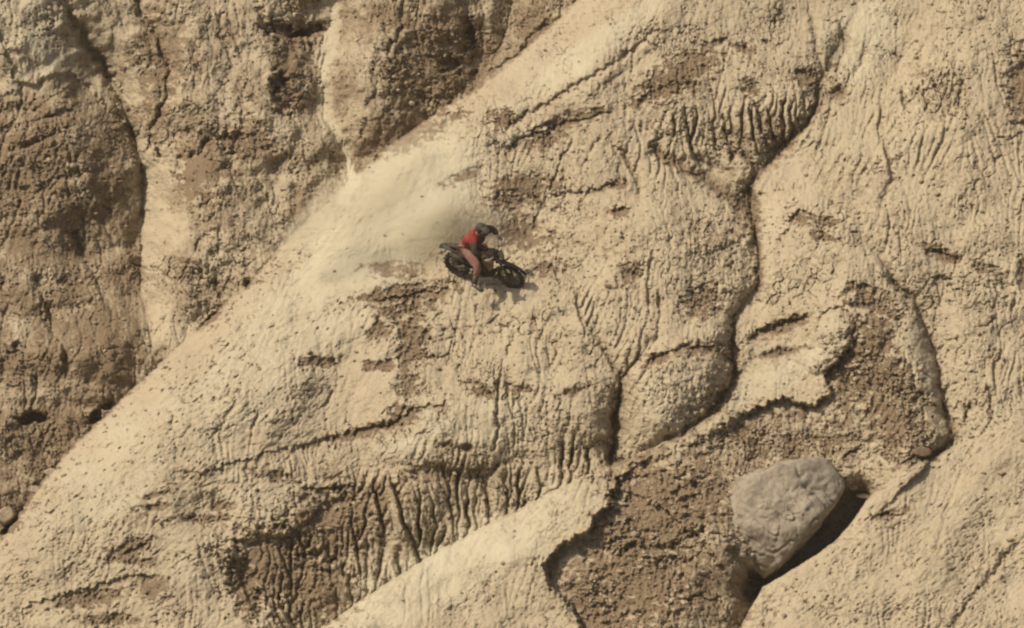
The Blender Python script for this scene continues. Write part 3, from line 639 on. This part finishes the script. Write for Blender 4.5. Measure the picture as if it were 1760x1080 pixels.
def wheel(x, r, tw):
    bm = bmesh.new(); n_ = 40
    prof = [(r-.085, tw*.62), (r-.04, tw), (r-.012, tw*.75), (r, 0), (r-.012, -tw*.75), (r-.04, -tw), (r-.085, -tw*.62)]
    rings = []
    for i in range(n_):
        a = 2*math.pi*i/n_
        rings.append([bm.verts.new((x+p*math.cos(a), y, r+p*math.sin(a))) for p, y in prof])
    for i in range(n_):
        A_, B_ = rings[i], rings[(i+1) % n_]
        for k in range(len(prof)): bm.faces.new((A_[k], A_[(k+1) % len(prof)], B_[(k+1) % len(prof)], B_[k]))
    for i in range(30):                                  # knobs
        a = 2*math.pi*i/30
        for yy in (-.6, 0., .6):
            if (i % 2) == (yy == 0): continue
            c_ = Vector((x+(r+.002)*math.cos(a), tw*yy, r+(r+.002)*math.sin(a)))
            mtx = Matrix.Translation(c_) @ Matrix.Rotation(-a, 4, 'Y') @ Matrix.Diagonal((.032, tw*.42, .034, 1))
            bmesh.ops.create_cube(bm, size=1, matrix=mtx)
    ty = frombm('tyre', bm, bike, M_RUB)
    e = bpy.data.objects.new('wheel', None)
    bm = bmesh.new(); n_ = 32; pr = [(r-.10, tw*.5), (r-.082, tw*.55), (r-.082, -tw*.55), (r-.10, -tw*.5), (r-.093, 0)]
    rings = [[bm.verts.new((x+p*math.cos(2*math.pi*i/n_), y, r+p*math.sin(2*math.pi*i/n_))) for p, y in pr] for i in range(n_)]
    for i in range(n_):
        A_, B_ = rings[i], rings[(i+1) % n_]
        for k in range(5): bm.faces.new((A_[k], A_[(k+1) % 5], B_[(k+1) % 5], B_[k]))
    for i in range(36):
        a = 2*math.pi*i/36; a2 = a+(.5 if i % 2 else -.5); y = .035*(1 if i % 4 < 2 else -1)
        tube([(x+.03*math.cos(a2), y, r+.03*math.sin(a2)), (x+(r-.09)*math.cos(a), 0, r+(r-.09)*math.sin(a))], .011, 4, bm)
    frombm('rim', bm, ty, M_MET)
    bm = tube([(x, -.075, r), (x, .075, r)], .032, 14); frombm('hub', bm, ty, M_DRK)
    bm = tube([(x, -.048, r), (x, -.044, r)], .12, 24); frombm('brake_disc', bm, ty, M_MET)
    ty.name = 'wheel'; return ty
wheel(0, RR, .075); wheel(WB, RF, .043)
for sy in (-1, 1):
    frombm('fork_leg', tube([(WB+.01, sy*.085, RF), (WB-.12, sy*.085, RF+.36), (WB-.24, sy*.08, RF+.66)], [.028,.026,.024], 8), bike, M_MET if sy < 0 else M_MET)
    frombm('swingarm', tube([(.0, sy*.09, RR), (.25, sy*.09, RR+.04), (.52, sy*.06, RR+.10)], [.028,.034,.03], 8), bike, M_MET)
    frombm('frame_rail', tube([(1.14, sy*.03, .98), (.95, sy*.09, .62), (.88, sy*.09, .30), (.58, sy*.09, .27), (.50, sy*.09, .44), (.56, sy*.08, .80), (.85, sy*.06, .88), (1.12, sy*.03, .92)], .02, 8), bike, M_DRK)
    frombm('footpeg', tube([(.56, sy*.10, .36), (.56, sy*.21, .36)], .014, 6), bike, M_MET)
    frombm('radiator_shroud', loft([[Vector((.78, sy*.10, .92)), Vector((.84, sy*.10, .62)), Vector((.84, sy*.125, .62)), Vector((.78, sy*.12, .92))],
        [Vector((.98, sy*.15, .99)), Vector((1.0, sy*.17, .56)), Vector((1.0, sy*.19, .56)), Vector((.98, sy*.175, .99))],
        [Vector((1.16, sy*.16, .93)), Vector((1.13, sy*.18, .72)), Vector((1.13, sy*.195, .72)), Vector((1.16, sy*.175, .93))]]), bike, M_TAN)
    frombm('side_panel', loft([[Vector((.05, sy*.07, .84)), Vector((.12, sy*.08, .70)), Vector((.12, sy*.10, .70)), Vector((.05, sy*.09, .84))],
        [Vector((.30, sy*.11, .86)), Vector((.34, sy*.13, .56)), Vector((.34, sy*.15, .56)), Vector((.30, sy*.125, .86))],
        [Vector((.58, sy*.10, .84)), Vector((.56, sy*.11, .50)), Vector((.56, sy*.13, .50)), Vector((.58, sy*.12, .84))]]), bike, M_BLK)
bm = bmesh.new()
for x, z, hy, hz, hx in ((.72,.42,.11,.12,.17),(.80,.60,.085,.11,.09),(.83,.73,.075,.05,.08)):
    g_ = bmesh.ops.create_cube(bm, size=1, matrix=Matrix.Translation((x,0,z)) @ Matrix.Rotation(-.25,4,'Y') @ Matrix.Diagonal((2*hx,2*hy,2*hz,1)))
for k in range(4): bmesh.ops.create_cube(bm, size=1, matrix=Matrix.Translation((.80+.012*k,0,.54+.045*k)) @ Matrix.Rotation(-.25,4,'Y') @ Matrix.Diagonal((.22,.2,.01,1)))
tube([(.66,-.15,.40),(.66,.15,.40)], .075, 16, bm)
bmesh.ops.bevel(bm, geom=[e for e in bm.edges if e.calc_length() > .09], offset=.012, segments=2, affect='EDGES')
frombm('engine', bm, bike, M_DRK)
frombm('exhaust_pipe', tube([(.90,-.06,.62),(1.02,-.09,.50),(.98,-.12,.34),(.78,-.15,.32),(.55,-.15,.50),(.38,-.15,.66)], [.022,.026,.03,.03,.026,.024], 10), bike, M_DRK)
frombm('silencer', tube([(.40,-.16,.65),(.36,-.16,.67),(.02,-.17,.78),(-.03,-.17,.79)], [.03,.06,.06,.03], 12), bike, M_DRK)
frombm('fuel_tank', loft([oval(.70,.88,.07,.06), oval(.80,.93,.12,.10), oval(.95,.98,.13,.10), oval(1.08,.98,.09,.07)]), bike, M_TAN)
frombm('seat', loft([oval(-.12,.93,.06,.025), oval(.02,.93,.08,.04), oval(.35,.90,.085,.05), oval(.62,.91,.075,.05), oval(.86,1.01,.06,.04), oval(.95,1.06,.045,.025)]), bike, M_SEAT)
frombm('rear_fender', fender([(.15,.82),(.0,.85),(-.14,.87),(-.28,.87),(-.38,.83)], .12, .08, .012), bike, M_BLK)
frombm('front_fender', fender([(WB-.30,.80),(WB-.10,.80),(WB+.12,.785),(WB+.32,.70),(WB+.47,.575)], .075, .035, .012, .025), bike, M_BLK)
frombm('handlebar', tube([(1.06,-.40,1.16),(1.09,-.24,1.15),(1.17,-.09,1.10),(1.18,0,1.10),(1.17,.09,1.10),(1.09,.24,1.15),(1.06,.40,1.16)], .0115, 8), bike, M_DRK)
frombm('handguard', tube([(1.08,-.42,1.14),(1.18,-.38,1.13),(1.22,-.24,1.12)], [.02,.035,.02], 8), bike, M_WHT)
frombm('handguard', tube([(1.08,.42,1.14),(1.18,.38,1.13),(1.22,.24,1.12)], [.02,.035,.02], 8), bike, M_WHT)
frombm('triple_clamp', tube([(1.20,-.11,1.0),(1.20,.11,1.0)], .03, 8), bike, M_DRK)
frombm('number_plate', loft([[Vector((1.25,-.09,1.12)),Vector((1.25,.09,1.12)),Vector((1.262,.09,1.12)),Vector((1.262,-.09,1.12))],[Vector((1.31,-.07,.90)),Vector((1.31,.07,.90)),Vector((1.322,.07,.90)),Vector((1.322,-.07,.90))]]), bike, M_WHT)
frombm('shock_absorber', tube([(.48,0,.42),(.58,0,.78)], .04, 10), bike, M_DRK)
frombm('skid_plate', loft([oval(.45,.30,.13,.05), oval(.75,.27,.15,.06), oval(1.0,.36,.13,.07), oval(1.06,.48,.10,.05)]), bike, M_BLK)
frombm('mud_flap', loft([[Vector((-.02,-.11,.80)),Vector((-.02,.11,.80)),Vector((.0,.11,.80)),Vector((.0,-.11,.80))],[Vector((.36,-.10,.36)),Vector((.36,.10,.36)),Vector((.38,.10,.36)),Vector((.38,-.10,.36))]]), bike, M_BLK)
frombm('chain', tube([(0,.07,RR+.05),(.55,.07,.43),(.60,.07,.38),(.55,.07,.33),(0,.07,RR-.05),(-.05,.07,RR),(0,.07,RR+.05)], .008, 4), bike, M_DRK)

# ------------------------------------------------------------------ rider (same local frame as the bike)
BULK = 1.12
def skin(name, verts, edges, parent, m, levels=2, root=0):
    me = bpy.data.meshes.new(name); me.from_pydata([v[:3] for v in verts], edges, []); me.update()
    o = link(name, me, parent, m, False)
    md = o.modifiers.new('skin', 'SKIN'); md.use_smooth_shade = True
    sv = me.skin_vertices[0].data if me.skin_vertices else None
    if sv is None:
        import bmesh as _b
        bm = _b.new(); bm.from_mesh(me); bm.verts.layers.skin.verify(); bm.to_mesh(me); bm.free(); sv = me.skin_vertices[0].data
    for k, v in enumerate(verts): sv[k].radius = (v[3]*BULK, (v[4] if len(v) > 4 else v[3])*BULK)
    sv[root].use_root = True
    ss = o.modifiers.new('sub', 'SUBSURF'); ss.levels = levels; ss.render_levels = levels
    return o
person = bpy.data.objects.new('person', None); COL.objects.link(person)
tag(person, 'rider in red jersey, black vest, dark helmet and dusty reddish trousers on the dirt bike', 'person')
SKIN = mat('skin', (.26,.15,.105), .6); RED = mat('red_jersey', (.17,.016,.013), .95, dirt=.12, var=.2); VEST = mat('black_vest', (.013,.014,.011), .8, dirt=.1)
PANT = mat('dusty_red_trousers', (.19,.085,.068), .9, dirt=.45, var=.2); BOOT = mat('black_boot', (.03,.028,.026), .6, dirt=.3); HELM = mat('dark_helmet', (.022,.016,.014), .75, dirt=.08, spec=.5)
GOG = mat('grey_goggle_lens', (.10,.09,.08), .5, .0, spec=.6); GLOV = mat('black_glove', (.03,.03,.03), .8, dirt=.2); GREYC = mat('grey_visor', (.06,.048,.042), .7)
hip = Vector((.38, 0, 1.03)); chest = Vector((.62, -.02, 1.40)); neck = Vector((.78, -.02, 1.56)); head = Vector((.89, -.04, 1.72))
J = {}
for s, sy in (('r', -1), ('l', 1)):
    J['hip'+s] = Vector((.40, sy*.11, .99)); J['knee'+s] = Vector((.72, sy*.24, .86)); J['ank'+s] = Vector((.52, sy*.20, .46)); J['toe'+s] = Vector((.74, sy*.22, .375))
    J['sh'+s] = Vector((.72, sy*.21, 1.47)); J['el'+s] = Vector((.87, sy*.44, 1.33)); J['wr'+s] = Vector((1.03, sy*.38, 1.205)); J['ha'+s] = Vector((1.07, sy*.345, 1.175))
J['kneer'] = Vector((.82, -.36, .80)); J['ankr'] = Vector((.77, -.56, .42)); J['toer'] = Vector((1.0, -.62, .34))
mid_ = hip.lerp(chest, .5)+Vector((-.05, 0, .02))
bv = [(*hip,.14,.13),(*mid_,.13,.12),(*chest,.15,.14),(*neck,.062),(*head,.095,.11)]
be = [(0,1),(1,2),(2,3),(3,4)]
for s in ('r','l'):
    b0 = len(bv)
    bv += [(*J['hip'+s],.095),(*J['knee'+s],.062),(*J['ank'+s],.042),(*J['toe'+s],.035)]; be += [(0,b0),(b0,b0+1),(b0+1,b0+2),(b0+2,b0+3)]
    b0 = len(bv)
    bv += [(*J['sh'+s],.062),(*J['el'+s],.045),(*J['wr'+s],.03),(*J['ha'+s],.038)]; be += [(2,b0),(b0,b0+1),(b0+1,b0+2),(b0+2,b0+3)]
    b1 = len(bv)-1
    for f_ in range(4):                                  # fingers curled round the grip
        p0 = J['ha'+s]+Vector((.02, (f_-1.5)*.021, .0)); b0 = len(bv)
        bv += [(*(p0+Vector((.035,0,.0))),.0095),(*(p0+Vector((.045,0,-.035))),.009),(*(p0+Vector((.01,0,-.05))),.008)]
        be += [(b1,b0),(b0,b0+1),(b0+1,b0+2)]
    b0 = len(bv); sgn = 1 if s == 'r' else -1
    bv += [(*(J['ha'+s]+Vector((-.015, sgn*.045, -.01))),.011),(*(J['ha'+s]+Vector((.015, sgn*.055, -.035))),.0095)]; be += [(b1,b0),(b0,b0+1)]
BULK = 1.0; skin('body', bv, be, person, SKIN); BULK = 1.12
jv = [(*(hip+Vector((.0,0,.0))),.17,.16),(*mid_,.15,.15),(*chest,.185,.17),(*(chest.lerp(neck,.9)),.115,.11)]; je = [(0,1),(1,2),(2,3)]
for s in ('r','l'):
    b0 = len(jv); jv += [(*J['sh'+s],.092),(*(J['sh'+s].lerp(J['el'+s],.5)),.078),(*J['el'+s],.070),(*J['el'+s].lerp(J['wr'+s],.5),.05)]; je += [(2,b0),(b0,b0+1),(b0+1,b0+2),(b0+2,b0+3)]
skin('jersey', jv, je, person, RED, root=2)
fwd = (chest-hip).normalized()
vv = [(*(mid_+Vector((.075,0,-.07))),.115,.135),(*(chest+Vector((.08,0,-.06))),.15,.165),(*(neck+Vector((.03,0,-.08))),.10,.11)]
skin('vest', vv, [(0,1),(1,2)], person, VEST, root=1)
for s in ('r','l'):                                      # dark sleeves of the vest over the arms
    e_, w_ = J['el'+s], J['wr'+s]; sh = J['sh'+s]
    skin('arm_guard', [(*sh.lerp(e_,.12),.10),(*e_,.078),(*e_.lerp(w_,.85),.055)], [(0,1),(1,2)], person, VEST)
    skin('glove', [(*w_,.045),(*J['ha'+s],.05),(*(J['ha'+s]+Vector((.05,0,-.02))),.035)], [(0,1),(1,2)], person, GLOV)
    a_, t_ = J['ank'+s], J['toe'+s]; k_v = J['knee'+s]
    skin('boot', [(*k_v.lerp(a_,.45),.072),(*a_,.06,.06),(*(a_+Vector((.01,0,-.05))),.06,.055),(*t_.lerp(a_,-.12),.056,.06)], [(0,1),(1,2),(2,3)], person, BOOT)
    bk = frombm('boot_buckle', tube([k_v.lerp(a_,.97)+Vector((.03,-.075,0)), k_v.lerp(a_,.97)+Vector((.03,-.045,0))], .035, 8), person, M_WHT) if s == 'r' else None
pv = [(*(hip+Vector((0,0,-.04))),.172,.155)]; pe = []
for s in ('r','l'):
    b0 = len(pv); pv += [(*J['hip'+s],.125),(*J['hip'+s].lerp(J['knee'+s],.55),.112),(*J['knee'+s],.094),(*J['knee'+s].lerp(J['ank'+s],.55),.07)]; pe += [(0,b0),(b0,b0+1),(b0+1,b0+2),(b0+2,b0+3)]
skin('trousers', pv, pe, person, PANT)
# helmet: shell with chin bar, visor peak, goggles
hq = Matrix.Translation(head+Vector((.0,0,.02))) @ Matrix.Rotation(.22, 4, 'Y') @ Matrix.Rotation(-.35, 4, 'Z')
bm = bmesh.new(); bmesh.ops.create_uvsphere(bm, u_segments=24, v_segments=16, radius=1)
for v in bm.verts:
    x, y, z = v.co; v.co = Vector((x*.155, y*.125, z*.145+.01))
    if x > .25 and z < .05: v.co.x += .055*min(1, (x-.25)*2.2); v.co.z -= .03
    if x > .45 and -.15 < z < .38: v.co.x -= .045
bm.transform(hq); frombm('helmet', bm, person, HELM); hel = person.children[-1]
hel = [c for c in person.children if c.name.startswith('helmet')][0]
bm = fender([(.06,.135),(.14,.135),(.22,.115),(.28,.085)], .085, .07, .01, .03); bm.transform(hq); frombm('helmet_peak', bm, hel, GREYC)
bm = loft([oval(.10,.01,.095,.045), oval(.135,.01,.08,.042), oval(.148,.01,.055,.03)]); bm.transform(hq); frombm('goggles', bm, hel, GOG)
bm = tube([(.175,-.03,-.055),(.185,0,-.055),(.175,.03,-.055)], [.016,.02,.016], 8); bm.transform(hq); frombm('mouth_vent', bm, hel, GREYC)

# stand the bike on the slope: both tyres touch the ground
A_ = ground(787, 470, 0, 5); B_ = ground(873, 492, 0, 5)
fw = (B_-A_).normalized(); up = (VIEW.to_3x3() @ Vector((.30, -1.15, .85))); up = (up-fw*up.dot(fw)).normalized(); lf = up.cross(fw).normalized()
R_ = Matrix((fw, lf, up)).transposed().to_4x4()
mid_ab = (A_+B_)/2 - fw*WB/2
base = mid_ab + up*.02
Mw = Matrix.Translation(base + Vector((.08, -.03, -.04))) @ R_ @ Matrix.Translation((WB/2, 0, 0)) @ Matrix.Scale(1.06, 4) @ Matrix.Translation((-WB/2, 0, 0))
bike.matrix_world = Mw; person.matrix_world = Mw

# ------------------------------------------------------------------ airborne dust thrown up behind the bike
def dust_material(name, dens, scale, seed):
    m = bpy.data.materials.new(name); m.use_nodes = True; n = m.node_tree.nodes; l = m.node_tree.links
    n.remove(n['Principled BSDF']); v = n.new('ShaderNodeVolumePrincipled'); v.inputs['Color'].default_value = (.80,.76,.60,1); v.inputs['Anisotropy'].default_value = .1
    l.new(v.outputs[0], n['Material Output'].inputs['Volume'])
    tc = n.new('ShaderNodeTexCoord'); ln = n.new('ShaderNodeVectorMath'); ln.operation = 'LENGTH'; l.new(tc.outputs['Object'], ln.inputs[0])
    no = n.new('ShaderNodeTexNoise'); no.inputs['Scale'].default_value = scale; no.inputs['Detail'].default_value = 4; no.noise_dimensions = '4D'; no.inputs['W'].default_value = seed
    l.new(tc.outputs['Object'], no.inputs['Vector'])
    a = n.new('ShaderNodeMath'); a.operation = 'MULTIPLY_ADD'; l.new(no.outputs[0], a.inputs[0]); a.inputs[1].default_value = -2.0; a.inputs[2].default_value = 1.75
    s = n.new('ShaderNodeMath'); s.operation = 'SUBTRACT'; l.new(a.outputs[0], s.inputs[0]); l.new(ln.outputs['Value'], s.inputs[1])
    mr = n.new('ShaderNodeMapRange'); mr.inputs[1].default_value = 0; mr.inputs[2].default_value = 1.15; mr.inputs[4].default_value = dens
    l.new(s.outputs[0], mr.inputs[0]); l.new(mr.outputs[0], v.inputs['Density'])
    return m
def dust(px, py, off, rx, ry, rz, ang, dens, seed, label):
    bm = bmesh.new(); bmesh.ops.create_icosphere(bm, subdivisions=3, radius=1.0)
    o = frombm('dust_cloud', bm, None, dust_material('dust', dens, 1.6, seed))
    o.location = ground(px, py, off, 8); o.scale = (rx, ry, rz); o.rotation_euler = (VIEW.to_3x3() @ Matrix.Rotation(math.radians(-ang), 3, 'Y')).to_euler()
    o['kind'] = 'stuff'; o['label'] = label; return o
dust(735, 385, 16, 2.6, 1.1, 1.3, 30, 1.7, 1.0, 'pale dust cloud hanging behind the rear wheel')
dust(655, 325, 30, 2.5, 1.2, .95, 44, 1.3, 5.0, 'veil of dust drifting up over the ridge crest')
dust(545, 365, 190, 1.9, 1.0, .8, 42, 1.7, 9.0, 'thin end of the dust trail left of the ridge crest')
dust(800, 395, -10, 1.5, .8, 1.1, 35, 1.8, 13.0, 'low dust kicked up around the rear wheel')

# ------------------------------------------------------------------ thin warm volume added to lift the blacks like film haze
bm = bmesh.new(); bmesh.ops.create_cube(bm, size=1)
air = bpy.data.materials.new('film_haze'); air.use_nodes = True; an = air.node_tree.nodes
an.remove(an['Principled BSDF']); av = an.new('ShaderNodeVolumePrincipled'); av.inputs['Color'].default_value = (1,.92,.72,1)
av.inputs['Density'].default_value = .0002; air.node_tree.links.new(av.outputs[0], an['Material Output'].inputs['Volume'])
lo = Vector((PXw.min(), min(PYw.min(), cam.location.y), PZw.min()))-Vector((3,3,3)); hi = Vector((PXw.max(), PYw.max(), max(PZw.max(), cam.location.z)))+Vector((3,3,3))
hz = frombm('haze', bm, None, air, False); hz.location = (lo+hi)/2; hz.scale = hi-lo; hz['kind'] = 'stuff'; hz['label'] = 'thin warm haze added over the slope to lift the dark tones'
